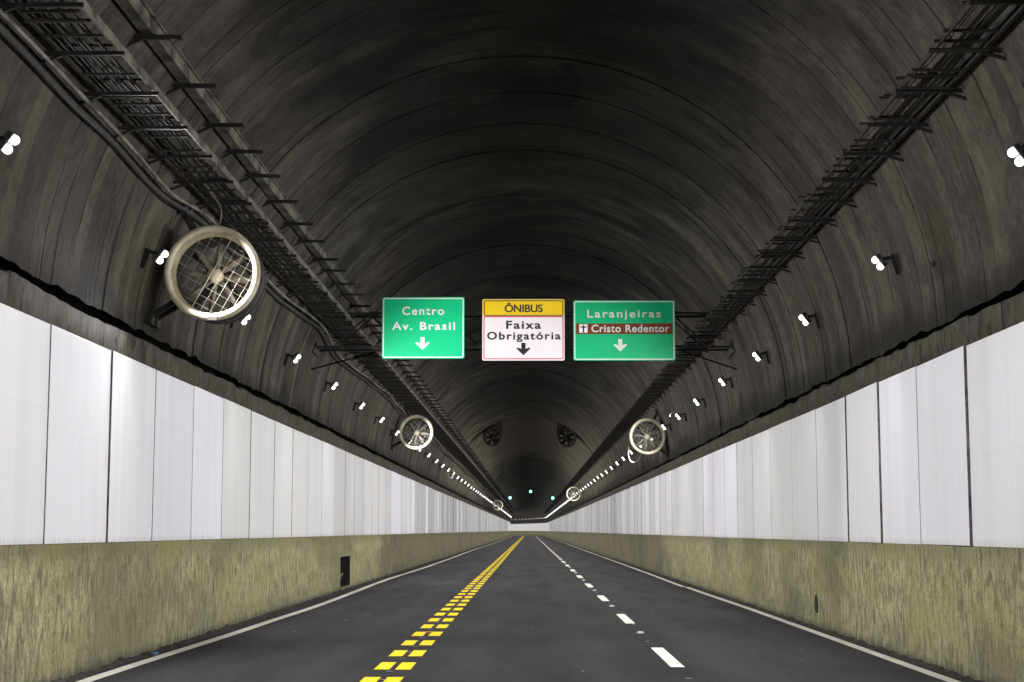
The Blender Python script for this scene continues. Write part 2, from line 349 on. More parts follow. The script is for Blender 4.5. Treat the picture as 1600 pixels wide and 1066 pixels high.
MAT = dict(
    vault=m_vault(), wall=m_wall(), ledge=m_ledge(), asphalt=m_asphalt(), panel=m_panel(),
    white=m_paint('white_road_paint', (0.74, 0.72, 0.62)), yellow=m_paint('yellow_road_paint', (0.80, 0.60, 0.0), 0.16),
    edge=m_paint('dusty_white_road_paint', (0.50, 0.49, 0.43), 0.5),
    far_lens=m_emit('lit_far_led_lens', (1.0, 0.975, 1.0), 3.0),
    lens=m_emit('lit_led_lens', (1.0, 0.975, 1.0), LAMP), green_lens=m_emit('lit_green_lens', (0.10, 1.0, 0.45), 14.0),
    black=m_metal('sooty_steel', (0.012, 0.0115, 0.011), (0.024, 0.022, 0.02)),
    halo_plate=m_sheet('white_halo_plate', (0.7, 0.7, 0.7), 0.05),
    lampbody=m_metal('dark_lamp_housing', (0.03, 0.03, 0.032), (0.06, 0.06, 0.06), 0.5),
    galv=m_metal('dusty_galvanised_steel', (0.165, 0.158, 0.128), (0.03, 0.027, 0.022), 0.7, 0.2, 2.5),
    rust=m_metal('dirty_tray_steel', (0.018, 0.016, 0.013), (0.040, 0.034, 0.025), 0.75, 0.2, 3.0),
    cream=m_metal('cream_fan_paint', (0.55, 0.51, 0.39), (0.30, 0.265, 0.18), 0.55, 0.0, 2.2),
    blade=m_metal('dusty_fan_blade', (0.21, 0.195, 0.17), (0.07, 0.064, 0.055), 0.6, 0.1, 5.0),
    wire=m_metal('pale_guard_wire', (0.55, 0.53, 0.46), (0.38, 0.36, 0.3), 0.5, 0.2, 8.0),
    barrel=m_metal('grey_fan_casing', (0.045, 0.042, 0.039), (0.025, 0.023, 0.021), 0.7, 0.1, 2.0),
    darkfan=m_metal('sooty_fan_paint', (0.018, 0.017, 0.015), (0.032, 0.03, 0.026), 0.7, 0.1, 2.0),
    rubber=m_metal('black_cable_sheath', (0.014, 0.014, 0.015), (0.03, 0.03, 0.03), 0.6, 0.0, 4.0),
    conduit=m_metal('dusty_grey_conduit', (0.20, 0.19, 0.16), (0.04, 0.038, 0.032), 0.8, 0.0, 1.6),
    palecable=m_metal('dusty_white_cable', (0.26, 0.25, 0.23), (0.12, 0.11, 0.10), 0.6, 0.0, 4.0),
    faint_sealant=m_metal('faint_panel_edge', (0.05, 0.047, 0.04), (0.22, 0.21, 0.19), 0.9, 0.0, 1.7),
    sealant=m_metal('grimy_panel_edge', (0.035, 0.033, 0.028), (0.16, 0.15, 0.13), 0.9, 0.0, 3.0),
    dirt=m_metal('black_gutter_dirt', (0.008, 0.008, 0.006), (0.03, 0.027, 0.02), 0.95, 0.0, 14.0),
    grit=m_metal('pale_grit', (0.14, 0.14, 0.14), (0.26, 0.26, 0.25), 0.9, 0.0, 20.0),
    sgreen=m_sheet('bright_green_sign_sheet', (0.0, 0.53, 0.22), 0.1), ogreen=m_sheet('dull_green_sign_sheet', (0.0, 0.42, 0.17)), owhite=m_sheet('dull_white_sign_sheet', (0.62, 0.70, 0.62), 0.12), swhite=m_sheet('white_sign_sheet', (0.80, 0.80, 0.80), 0.12),
    spink=m_sheet('off_white_sign_sheet', (0.78, 0.72, 0.74), 0.1),
    syellow=m_sheet('yellow_sign_sheet', (0.80, 0.55, 0.01), 0.12), sblack=m_sheet('black_sign_sheet', (0.012, 0.011, 0.022)),
    sred=m_sheet('red_sign_sheet', (0.55, 0.015, 0.035)), sbrown=m_sheet('brown_sign_sheet', (0.17, 0.03, 0.008)),
    salu=m_metal('sign_back_metal', (0.2, 0.2, 0.2), (0.12, 0.12, 0.12), 0.5, 0.4),
    blue=m_sheet('faded_blue_plastic', (0.07, 0.13, 0.22)), amber=m_sheet('amber_plastic', (0.6, 0.24, 0.01)),
)

# ------------------------------------------------------------------ road
def stations(a, b, near, far, s1):
    out = []; s = a
    while s < b:
        out.append(s); s += near if s < s1 else far
    out.append(b); return out
def ribbon(x0, x1, s0, s1, z, mb, step=20.0):
    n = max(1, int(math.ceil((s1-s0)/step)))
    vs = []
    f0 = x0 if callable(x0) else (lambda s: x0); f1 = x1 if callable(x1) else (lambda s: x1)
    for i in range(n+1):
        s = s0+(s1-s0)*i/n; vs += [W(f0(s), s, z), W(f1(s), s, z)]
    mb.add(vs, [(2*i, 2*i+1, 2*i+3, 2*i+2) for i in range(n)])
mb = MB(); ribbon(-5.6, 5.4, -30, SEND, 0.0, mb, 6.0)
tag(mb.build('road', MAT['asphalt']), 'dark asphalt road running straight down the tunnel', kind='structure')

def lerp_table(t):
    def f(s):
        if s <= t[0][0]: return t[0][1]
        for (a, x), (b, y) in zip(t, t[1:]):
            if s <= b:
                q = (s-a)/(b-a); q = q*q*(3-2*q); return x+(y-x)*q
        return t[-1][1]
    return f
eL = lerp_table([(10, -4.94), (17.9, -4.885), (28, -4.74), (35.5, -4.66), (54, -4.80), (75, -4.66), (91, -4.66), (130, -4.75), (200, -4.62), (400, -4.7)])
eR = lerp_table([(10, 4.63), (18, 4.65), (32, 4.66), (46, 4.60), (64, 4.65), (180, 4.68), (400, 4.66)])
mb = MB()
ribbon(lambda s: eL(s)-0.085, lambda s: eL(s)+0.085, -10, SEND, 0.005, mb, 2.0)
tag(mb.build('edge_line', MAT['edge']), 'solid dusty white edge line along the left side of the road', kind='structure')
mb = MB()
ribbon(lambda s: eR(s)-0.075, lambda s: eR(s)+0.075, -10, 47.3, 0.005, mb, 2.0)
ribbon(lambda s: eR(s)-0.145, lambda s: eR(s)-0.005, 47.5, SEND, 0.005, mb, 2.0)
tag(mb.build('edge_line', MAT['edge']), 'solid dusty white edge line along the right side of the road', kind='structure')
mb = MB(); s = 19.75-9.15*3
while s < SEND-5:
    ribbon(1.715, 1.885, s, s+3.25, 0.005, mb, 4.0); s += 9.15
tag(mb.build('lane_line', MAT['white']), 'broken white lane line right of the centre', kind='structure')
mb = MB(); s = 17.35-2.03*10
while s < SEND-5:
    for x in (-1.765, -1.505):
        j = random.uniform(-0.02, 0.02)
        ribbon(x-0.092+j*0.3, x+0.092+j*0.3, s+j, s+1.06+j, 0.005, mb, 4.0)
    s += 2.03
tag(mb.build('centre_line', MAT['yellow']), 'double yellow line of short dashes left of the centre', kind='structure')
# pale glue specks left between the painted dashes
mb = MB()
for i in range(60):
    s = 15+i*1.015+random.uniform(-.05, .05); x = -1.635+random.uniform(-.03, .03)
    mb.bbox((x-random.uniform(.02, .05), s, 0.004), (x+random.uniform(.02, .05), s+0.04, 0.008))
for i in range(26):
    s = 14+random.uniform(0, 40); x = 1.8+random.uniform(-.07, .07)
    mb.bbox((x-.03, s, 0.004), (x+.03, s+.05, 0.008))
for i in range(34):
    s = 15+random.random()**2*70; x = random.uniform(-4.5, 4.4); r = random.uniform(.005, .014)
    mb.bbox((x-r*1.6, s-r, 0.001), (x+r*1.6, s+r, 0.009))
tag(mb.build('road_grit', MAT['grit']), 'pale grit and specks scattered over the asphalt', 'grit', kind='stuff')

# road studs
def stud_mesh(mat):
    b = MB(); b.prism([(-.055, .004), (.055, .004), (.04, .026), (-.04, .026)], -.05, .05); return b.mesh('road_stud', mat)
sw, sa = stud_mesh(MAT['swhite']), stud_mesh(MAT['amber'])
ordn = ['first', 'second', 'third', 'fourth', 'fifth', 'sixth', 'seventh', 'eighth', 'ninth', 'tenth', 'eleventh', 'twelfth', 'thirteenth', 'fourteenth', 'fifteenth', 'sixteenth']
s = 26.25; i = 0
while s < 150:
    o = link('road_stud', sw); o.location = (1.80, s, 0.0)
    tag(o, f'{ordn[i]} white road stud from the bottom along the broken lane line' if i < 6 else 'tiny distant white road stud in the broken lane line beyond the sixth', 'road stud', 'white studs between the lane dashes')
    s += 9.15; i += 1
o = link('road_stud', sa); o.location = (-1.63, 26.3, 0.0)
tag(o, 'amber road stud between the double yellow dashes', 'road stud')

# ------------------------------------------------------------------ tunnel walls
def side_wall(sgn, X, zp, zl, label):
    """sgn -1 left, +1 right. Lower face, the ledge above the panels and the black slot under the vault."""
    root = empty('tunnel_wall', (X, 0, 0)); tag(root, label, 'wall', kind='thing')
    def P(dx, s, z): return W(X+sgn*dx, s, z) - Vector((X, 0, 0))
    ss = stations(-30, 60, 0.5, 0.5, 60)[:-1] + stations(60, SEND, 4.0, 6.0, 200)
    hole = (44.0, 46.35)
    if sgn < 0: ss = sorted(set([q for q in ss if not hole[0]-.2 < q < hole[1]+.2] + [44.0, 44.6, 45.2, 45.8, 46.35]))
    zs = [0.0, 0.10, 0.93, zp, 3.6]
    b = MB(); idx = {}
    for i, s in enumerate(ss):
        for j, z in enumerate(zs):
            d = 0.012*noise.noise(Vector((s*0.5, z*2, sgn*7))) if 0 < j < 3 else 0.0
            idx[i, j] = len(b.v); b.v.append(tuple(P(d, s, z))); b.uv[len(b.v)-1] = (z, s+(1000 if sgn > 0 else 0))
    for i in range(len(ss)-1):
        for j in range(len(zs)-1):
            if sgn < 0 and j == 1 and hole[0]-.01 <= ss[i] and ss[i+1] <= hole[1]+.01: continue
            q = (idx[i, j], idx[i+1, j], idx[i+1, j+1], idx[i, j+1])
            b.f.append(q if sgn > 0 else q[::-1]); b.sm.append(True); b.mi.append(0)
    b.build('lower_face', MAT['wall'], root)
    # ledge
    b = MB(); ss = stations(-30, 70, 0.2, 0.2, 70)[:-1] + stations(70, SEND, 1.5, 5.0, 200)
    rows = 5
    for i, s in enumerate(ss):
        n1 = noise.noise(Vector((s*0.35, sgn*3.1, 0)))*0.06 + noise.noise(Vector((s*1.4, sgn*9.1, 2)))*0.05 + noise.noise(Vector((s*3.9, sgn*9.1, 7)))*0.035
        n2 = noise.noise(Vector((s*0.8, sgn*5.1, 4)))*0.02
        zt = zl+n1
        prof = [(0.10, 3.55), (0.05+n2*.3, 3.552), (0.012+n2, 3.55+(zt-3.55)*.55), (0.008+n2*1.2, zt-0.02), (0.05, zt), (0.42, zt+0.0)]
        for j, (dx, z) in enumerate(prof):
            b.v.append(tuple(P(dx, s, z))); b.uv[len(b.v)-1] = (z-zp-2.3, s+sgn*400)
    m = 6
    for i in range(len(ss)-1):
        for j in range(m-1):
            q = (i*m+j, (i+1)*m+j, (i+1)*m+j+1, i*m+j+1)
            b.f.append(q if sgn > 0 else q[::-1]); b.sm.append(j not in (0, 3)); b.mi.append(0)
    b.build('upper_ledge', MAT['ledge'], root)
    # back of the slot between ledge and vault
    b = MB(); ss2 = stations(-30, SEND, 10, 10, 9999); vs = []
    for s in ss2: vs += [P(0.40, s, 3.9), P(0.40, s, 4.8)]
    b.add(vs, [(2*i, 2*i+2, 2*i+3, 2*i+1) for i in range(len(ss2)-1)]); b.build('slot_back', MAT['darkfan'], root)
    if sgn < 0:
        b = MB(); y0, y1 = hole; z0, z1 = .10, .93; d = .55
        c = [P(0, y0, z0), P(0, y1, z0), P(0, y1, z1), P(0, y0, z1), P(d, y0, z0), P(d, y1, z0), P(d, y1, z1), P(d, y0, z1)]
        b.add(c, [(0, 4, 5, 1), (1, 5, 6, 2), (2, 6, 7, 3), (3, 7, 4, 0), (4, 7, 6, 5)])
        b.build('niche_recess', MAT['dirt'], root)['label'] = 'dark rectangular recess cut in the olive wall'
        b = MB(); b.tube([P(.3, y0+1.0, z0+.02), P(.12, y0+1.5, z0+.35), P(.28, y1-.1, z0+.1)], .03); b.build('niche_pipe', MAT['conduit'], root)
    return root
PTL, PTR = 3.85, 3.705
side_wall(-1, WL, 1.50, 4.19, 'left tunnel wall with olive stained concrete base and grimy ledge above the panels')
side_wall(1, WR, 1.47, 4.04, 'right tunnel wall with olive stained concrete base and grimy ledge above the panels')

# drain hole in the right wall
root = empty('drain_pipe', (WR, 27.68, 0.41)); tag(root, 'small black oval drain mouth in the olive right wall', 'drain')
b = MB(); n = 24; vs = []
for (rx, rz, x) in ((.10, .145, .01), (.115, .16, -.012), (.098, .143, -.014)):
    for k in range(n): a = 2*PI*k/n; vs.append((x, rx*math.cos(a), rz*math.sin(a)))
b.add(vs, [(r*n+k, r*n+(k+1) % n, (r+1)*n+(k+1) % n, (r+1)*n+k) for r in range(2) for k in range(n)], True)
b.build('rim', MAT['darkfan'], root)
b = MB(); b.add([(-.004, .098*math.cos(2*PI*k/n), .143*math.sin(2*PI*k/n)) for k in range(n)], [tuple(range(n))]); b.build('bore', MAT['rubber'], root)

# gutter dirt at the foot of both walls
for sgn, X, e in ((-1, WL, eL), (1, WR, eR)):
    b = MB(); ss = stations(8, 90, 0.07, 0.07, 90)[:-1] + stations(90, 420, 1.0, 3.0, 150); vs = []
    for s in ss:
        wd = 0.08 + 0.12*abs(noise.noise(Vector((s*0.9, sgn, 1)))) + 0.07*abs(noise.noise(Vector((s*5, sgn, 5))))
        hh = 0.012 + 0.05*max(0, noise.noise(Vector((s*1.4, sgn, 9)))) + 0.035*abs(noise.noise(Vector((s*7, sgn, 3))))
        vs += [W(X+sgn*.02, s, hh*1.5), W(X-sgn*wd*.45, s, hh), W(X-sgn*wd, s, 0.001)]
    fs = []
    for i in range(len(ss)-1):
        for j in range(2):
            q = (3*i+j, 3*i+j+1, 3*i+j+4, 3*i+j+3); fs.append(q if sgn < 0 else q[::-1])
    b.add(vs, fs, False)
    tag(b.build('gutter_dirt', MAT['dirt']), f"black ragged dirt along the foot of the {'left' if sgn < 0 else 'right'} wall", 'dirt', kind='stuff')
b = MB(); random.seed(5)
vs = [(random.uniform(-.09, .09), random.uniform(-.12, .12), random.uniform(.01, .06)) for _ in range(12)]
vs.sort(key=lambda p: math.atan2(p[1], p[0])); vs.append((0, 0, .075))
b.add(vs, [(i, (i+1) % 12, 12) for i in range(12)]); b.add([(x, y, .004) for x, y, z in vs[:12]], [tuple(reversed(range(12)))])
o = b.build('litter', MAT['blue']); o.scale = (.7, .7, .6); o.location = (-5.0, 21.6, 0.0); tag(o, 'small crumpled blue wrapper in the gutter by the left wall', 'litter')

# ------------------------------------------------------------------ vault
random.seed(3)
b = MB(); NA = 56; A0, A1 = 3.2, 176.8
rings = []; s = -30.0; ring = 1.05
edges = []
while s < SEND:
    step = ring if s < 260 else ring*3
    dr = random.gauss(0, 0.006) if s < 260 else 0.0
    edges.append((s, min(s+step, SEND), dr)); s += step
def vrow(s, dr, ragged):
    o = len(b.v)
    for k in range(NA+1):
        a = A0+(A1-A0)*k/NA
        if k in (0, NA):
            j = (noise.noise(Vector((s*0.6, k, 3)))*0.7 + noise.noise(Vector((s*2.6, k, 8)))*0.9)
            base = 4.32 if k == NA else 4.13
            sn = (base+j*0.07-ZC)/R
            a = math.degrees(math.asin(sn)); a = a if k == 0 else 180-a
        b.v.append(tuple(vault(a, s, dr))); b.uv[len(b.v)-1] = (R*math.radians(90-a), s)
    return o
prev = None
for (s0, s1, dr) in edges:
    sub = 5 if s1 < 80 else 1
    rows = [vrow(s0+(s1-s0)*i/sub, dr, True) for i in range(sub+1)]
    if prev is not None:                     # the small step between two casts, with vertices of its own so both stay smooth
        o1 = len(b.v)
        for src in (prev, rows[0]):
            for k in range(NA+1):
                b.v.append(b.v[src+k]); b.uv[len(b.v)-1] = b.uv[src+k]
        for k in range(NA):
            b.f.append((o1+k, o1+k+1, o1+NA+1+k+1, o1+NA+1+k)); b.sm.append(False); b.mi.append(0)
    for ra, rb in zip(rows, rows[1:]):
        for k in range(NA):
            b.f.append((ra+k, ra+k+1, rb+k+1, rb+k)); b.sm.append(True); b.mi.append(0)
    prev = rows[-1]
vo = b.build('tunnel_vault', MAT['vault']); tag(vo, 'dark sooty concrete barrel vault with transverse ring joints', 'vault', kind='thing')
# scrawled mark high on the right flank
b = MB()
def scr(pts): b.tube([vault(9.5+pz*4.2, 19.2-px*.45, 0.006) for px, pz in pts], 0.007, 5)
scr([(-.16, .10), (-.06, .13), (-.16, .03), (-.10, -.05), (0.0, -.02), (.02, .04), (-.04, .05)])
scr([(.06, .12), (.08, -.05), (.08, .04), (.17, .05), (.17, -.05), (.19, .12)])
b.build('painted_mark', MAT['rubber'], vo)['label'] = 'small black scrawl on the right flank'
# end wall of what is built, round the bend and out of sight
b = MB(); b.add([W(-6, SEND, -1), W(6, SEND, -1), W(6, SEND, 10), W(-6, SEND, 10)], [(0, 1, 2, 3)])
tag(b.build('tunnel_end', MAT['darkfan']), 'dark far end of the tunnel beyond the bend', kind='structure')

# ------------------------------------------------------------------ wall panels
random.seed(21)
def panel_mesh(wd, h, dark):
    b = MB(); t, e, f = dark, .003, .006          # local: x thickness (front at -t), y along, z up; eased edges
    fr = [(-t, e, e), (-f, wd-e, e), (-f, wd-e, h-e), (-t, e, h-e)]
    md = [(-t+e, 0, 0), (-f+e, wd, 0), (-f+e, wd, h), (-t+e, 0, h)]
    bk = [(0, 0, 0), (0, wd, 0), (0, wd, h), (0, 0, h)]
    fs = [(3, 2, 1, 0), (8, 9, 10, 11)]
    for o in (0, 4):
        for k in range(4): fs.append((o+k, o+(k+1) % 4, o+4+(k+1) % 4, o+4+k))
    b.add(fr+md+bk, fs); b.mi = [0]*len(b.f); b.mi[9] = b.mi[7] = b.mi[5] = 1; return b
def words(i): return ordn[i]
def lay_panels(sgn, X, z0, z1, cuts, special, seams):
    side = 'left' if sgn < 0 else 'right'
    s = cuts[-1]; cuts = list(cuts)
    while len(cuts) < 151 and s < S0-3: s += random.uniform(2.38, 2.62); cuts.append(s)
    sw_ = [random.choice((.008, .009, .011, .013)) if i < 30 else random.choice((.0085, .011, .014)) for i in range(160)]
    for i in range(len(cuts)-1):
        a, c = cuts[i], cuts[i+1]
        g0, g1 = .008, .008
        wd = c-a-(g0+g1)/2; h = z1-z0+random.uniform(-.006, .006)
        me = panel_mesh(wd, h, seams.get(i, sw_[i])).mesh('wall_panel', [MAT['panel'], MAT['sealant' if i in seams else 'faint_sealant']])
        o = link('wall_panel', me)
        tilt = random.gauss(0, .0012)
        o.location = (X - sgn*0.004, a+g0/2, z0+random.uniform(.0, .006))
        if sgn < 0:
            o.scale = (-1, 1, 1)
        o.rotation_euler = (0, 0, tilt)
        v = random.choice((.81, .80, .79, .82, .78)) if i < 12 else min(.84, max(.24, random.gauss(.72 if i < 24 else .54, .06 if i < 24 else .12)))
        c0 = (v, v, v*random.uniform(.98, 1.05))
        if i in special: c0 = special[i]
        o.color = c0 + (1.0,)
        if i == 0: lab = f'white wall panel of the {side} wall just outside the photo'
        elif i < 15:
            lab = f'white wall panel, {words(i-1)} from the {side} edge of the photo on the {side} wall'
            if i in special and special[i][2] > .8: lab = f'fresh bright white wall panel, {words(i-1)} from the photo edge on the {side} wall'
        else: lab = f'narrow distant white panel of the {side} wall, beyond its fourteenth panel'
        tag(o, lab, 'wall panel', f'white cladding panels on the {side} wall', 'thing')
    # the last stretch and the bend: nobody could count these
    b = MB(); s = cuts[-1]
    while s < SEND-3:
        q = [W(X+sgn*d, t, z) for d in (0.0, -.03) for t in (s+.02, s+2.48) for z in (z0, z1)]
        q = [q[0], q[2], q[3], q[1], q[4], q[6], q[7], q[5]]
        b.add(q, [(4, 5, 6, 7), (0, 3, 2, 1), (3, 7, 6, 2), (0, 1, 5, 4), (0, 4, 7, 3), (1, 2, 6, 5)]); s += 2.5
    o = b.build('wall_panel', MAT['panel']); o.color = (.7, .7, .7, 1)
    tag(o, f'far run of white panels of the {side} wall round the bend', 'wall panel', kind='stuff')
lay_panels(-1, WL, 1.505, PTL, [9.4, 11.9, 14.45, 16.99, 19.53, 21.88, 24.4, 26.82, 29.5, 32.27, 34.8][1:],
           {4: (.79, .79, .84), 5: (.86, .86, .93), 6: (.72, .73, .72), 19: (.86, .86, .92), 20: (.86, .87, .93)}, {2: .019, 3: .025, 4: .013, 5: .013, 6: .009, 7: .011})
lay_panels(1, WR, 1.475, PTR, [13.0, 15.4, 17.84, 20.18, 22.36, 24.71, 27.32, 29.9, 32.5, 35.2, 37.8, 40.3, 42.7, 45.2],
           {10: (.86, .86, .93), 11: (.87, .87, .93)}, {2: .036, 3: .009, 4: .031, 5: .021, 6: .010})

# ------------------------------------------------------------------ lamps
def lamp_parts(sgn):
    """origin = middle of the two lenses; +x local = towards the wall."""
    n = Vector((-0.80, 0, -0.60)); t = Vector((0.60, 0, -0.80)); y = Vector((0, 1, 0))
    Mx = Matrix((n, y, t)).transposed()      # columns: facing, along the road, along the pair
    def fl(mb):
        if sgn < 0:
            mb.v = [(-x, yy, z) for x, yy, z in mb.v]; mb.f = [f[::-1] for f in mb.f]
        return mb
    lenses = []
    for k in (-1, 1):
        b = MB(); vs = []; m, q, r = 8, 14, .047      # a round frosted bowl lens
        for i in range(m+1):
            for j in range(q):
                A, B = PI*i/m, 2*PI*j/q
                vs.append(Mx @ Vector((r*math.sin(A)*math.cos(B)+.022, r*math.sin(A)*math.sin(B), r*math.cos(A)+k*.054)))
        b.add(vs, [(i*q+j, (i+1)*q+j, (i+1)*q+(j+1) % q, i*q+(j+1) % q) for i in range(m) for j in range(q)], True)
        lenses.append(b)
    hb = MB()
    for k in (-1, 1):
        hb.box(Mx @ Vector((-.035, 0, k*.052)), (.06, .10, .09), Mx)
        for q in range(3): hb.box(Mx @ Vector((-.075, 0, k*.052+(q-1)*.03)), (.03, .09, .007), Mx)    # fins
    hb.box(Mx @ Vector((.01, 0, -.105)), (.09, .10, .006), Mx)       # visor, added to keep the lens light off the crown
    rf = MB()
    for k in (-1, 1): rf.box(Mx @ Vector((-.003, 0, k*.052)), (.006, .104, .094), Mx)  # white plates added behind the lenses to give them a soft halo
    ab = MB()
    ab.bar(Mx @ Vector((-.06, 0, 0)), (.185, 0, .07), .045, .045)
    ab.bar((.17, .0, .10), (.235, 0, -.16), .065, .045)
    return [fl(x) for x in lenses], fl(hb), fl(ab), fl(rf)
def beam(root, sgn, yaw=.20):
    global BEAMS
    o = bpy.data.objects.new('beam', BEAMS); col.objects.link(o); o.parent = root
    o.location = (sgn*-.80*.10, 0, -.60*.10)
    o.rotation_euler = Vector((sgn*-.84, yaw, -.50)).to_track_quat('-Z', 'Y').to_euler()
BEAMS = bpy.data.lights.new('beam', 'SPOT'); BEAMS.energy = BEAM; BEAMS.spot_size = math.radians(150); BEAMS.spot_blend = 0.65
BEAMS.shadow_soft_size = 0.05; BEAMS.color = (1.0, 0.98, 1.0)
def make_lamp(sgn):
    root = empty('tunnel_lamp', (0, 0, 0))
    ls, hb, ab, rf = lamp_parts(sgn)
    rf.build('halo_plate', MAT['halo_plate'], root)
    for q in ls: q.build('lens', MAT['lens'], root)
    hb.build('housing', MAT['lampbody'], root); ab.build('bracket', MAT['black'], root)
    return root
def make_far_lamp(sgn):
    ls, hb, ab, rf = lamp_parts(sgn); b = MB()
    for q in ls: b.add(q.v, q.f, True, 0)
    b.add(hb.v, hb.f, False, 1); b.add(ab.v, ab.f, False, 1)
    return b.mesh('tunnel_lamp', [MAT['far_lens'], MAT['lampbody']])
random.seed(8)
def put_lamps(sgn, X, Z, ys, step, first_labels):
    side = 'left' if sgn < 0 else 'right'
    proto = make_lamp(sgn); farm = make_far_lamp(sgn); used = False; i = 0
    allys = [ys[0]-step*k for k in range(1, 5)][::-1] + list(ys); s = ys[-1]+step
    while s < SEND-4: allys.append(s+random.uniform(-.15, .15)); s += step
    for s in allys:
        zz = Z+random.uniform(-.03, .03) if s > 30 else Z
        yaw = .20
        for q in FANS_AT[sgn]:
            if 0 < q-s < 3.2: yaw = -.40 if q < 30 else (.05 if sgn < 0 else .34)
        if s < 130:
            o = proto if not used else copy_tree(proto); used = True
        else: o = link('tunnel_lamp', farm)
        beam(o, sgn, yaw)
        o.location = W(X, s, zz); o.rotation_euler = (0, 0, heading(s)+random.uniform(-.05, .05))
        if s < ys[0]-.1: lab = f'twin white floodlight on the {side} wall, nearer than the photo shows'
        elif i < len(first_labels): lab = first_labels[i]; i += 1
        else: lab = f'distant twin white floodlight in the dense far row on the {side} wall'
        tag(o, lab, 'lamp', f'floodlights along the {side} flank')
FANS_AT = {-1: (21.3, 59.6, 205.0, 330.0), 1: (57.0, 145.0, 330.0)}
put_lamps(-1, -4.85, 5.24, [14.57, 20.77, 27.05, 33.1, 39.58, 46.14, 52.42, 58.55], 6.27,
    ['twin floodlight at the left edge of the photo below the pale conduit', 'twin floodlight overlapping the left rim of the big cream jet fan',
     'twin floodlight just below right of the big cream jet fan', 'twin floodlight on left wall, second beyond the big cream jet fan',
     'twin floodlight on left wall, third beyond the big cream jet fan', 'twin floodlight on left wall, fourth beyond the big cream jet fan',
     'twin floodlight on left wall, last before the one touching the smaller fan', 'twin floodlight touching the left rim of the smaller left jet fan'])
put_lamps(1, 4.6, 5.15, [14.79, 20.81, 26.53, 32.12, 37.94, 43.79, 49.28, 54.47], 5.85,
    ['twin floodlight at the right edge of the photo beneath the cable tray', 'twin floodlight on right wall, second from the right edge beside the black scrawl',
     'twin floodlight on right wall, third from the right edge of the photo', 'twin floodlight on right wall, fourth from the right edge of the photo',
     'twin floodlight on right wall, fifth from the right edge of the photo', 'twin floodlight on right wall, sixth from the right edge of the photo',
     'twin floodlight with white wire, just right of the right jet fan', 'twin floodlight overlapping the right rim of the right jet fan'])

# ------------------------------------------------------------------ jet fans
def fan_blade(r0, r1, w0, w1, tw0, tw1):
    b = MB(); n = 7; vs = []
    for i in range(n):
        q = i/(n-1); r = r0+(r1-r0)*q; wd = (w0+(w1-w0)*q)/2; a = math.radians(tw0+(tw1-tw0)*q)
        for u, th in ((-1, 0), (-.4, .012), (.4, .012), (1, 0), (.4, -.006), (-.4, -.006)):
            x = u*wd; yy = th - 0.02*(1-u*u)
            vs.append((x*math.cos(a)-yy*math.sin(a), x*math.sin(a)+yy*math.cos(a), r))
    fs = [(i*6+k, i*6+(k+1) % 6, (i+1)*6+(k+1) % 6, (i+1)*6+k) for i in range(n-1) for k in range(6)]
    fs += [tuple(reversed(range(6))), tuple((n-1)*6+k for k in range(6))]
    b.add(vs, fs, True); return b
def make_fan(kind):
    root = empty('jet_fan', (0, 0, 0)); dark = kind == 'ceiling'
    ro, ri = (.65, .555) if not dark else (.63, .53)
    rim = MB(); prof = []
    for i in range(13):
        a = PI*(i/12); c = (ro+ri)/2; r = (ro-ri)/2
        prof.append((c+r*math.cos(a), -0.05*math.sin(a)-0.0))
    prof = [(ro-.06, .18), (ro, .05)] + prof + [(ri-.015, .08), (ri-.03, .2)]
    rim.lathe(prof, 56); rim.build('rim', MAT['cream' if not dark else 'darkfan'], root)
    ca = MB(); L = .78 if not dark else 1.9
    ca.lathe([(ro-.075, .15), (ro-.05, .25), (ro-.05, L), (ro-.09, L+.04), (ri-.045, L+.02), (ri-.04, .2)], 40)
    for y in (.4, .65): ca.lathe([(ro-.05, y), (ro-.03, y+.001), (ro-.03, y+.05), (ro-.05, y+.051)], 40)
    ca.build('casing', MAT['barrel' if not dark else 'darkfan'], root)
    hb = MB(); pr = [(0.001, .10)] + [(.105*math.sin(PI/2*i/7), .10+.11*(1-math.cos(PI/2*i/7))) for i in range(1, 8)] + [(.105, .42), (.001, .44)]
    if dark: pr = [(r*1.35, y) for r, y in pr]
    hb.lathe(pr, 24); hb.build('hub', MAT['cream' if not dark else 'darkfan'], root)
    nb = 8 if not dark else 7
    bm = fan_blade(.09, ri-.06, .10, .15, 25, 62) if not dark else fan_blade(.1, ri-.045, .15, .17, 12, 30)
    me = bm.mesh('blade', MAT['blade' if not dark else 'darkfan'])
    for k in range(nb):
        o = link('blade', me, root); o.location = (0, .32, 0); o.rotation_euler = (0, 2*PI*k/nb+.16, 0)
    mo = MB(); mo.lathe([(.001, .44), (.16, .45), (.17, .5), (.17, .68), (.12, .74), (.001, .75)], 20)
    for k in range(4):
        a = PI/4+k*PI/2; mo.bar((.16*math.cos(a), .6, .16*math.sin(a)), ((ri-.03)*math.cos(a), .6, (ri-.03)*math.sin(a)), .025, .10)
    mo.build('motor', MAT['barrel' if not dark else 'darkfan'], root)
    if not dark:
        g = MB(); th = math.radians(-29); rg = ri+.01; st = .122
        def ln(x0, z0, x1, z1, y, r):
            c, s_ = math.cos(th), math.sin(th)
            g.tube([(x0*c-z0*s_, y, x0*s_+z0*c), (x1*c-z1*s_, y, x1*s_+z1*c)], r, 4)
        k = -4
        while k <= 4:
            d = k*st; h = math.sqrt(max(0, rg*rg-d*d))
            if h > .1:
                if k: ln(d, -h, d, h, .012, .0024)
                ln(-h, d+.03, h, d+.03, .018, .0024)
            k += 1
        ln(0, -rg, 0, rg, .004, .008)
        g.build('guard', MAT['wire'], root)
    return root
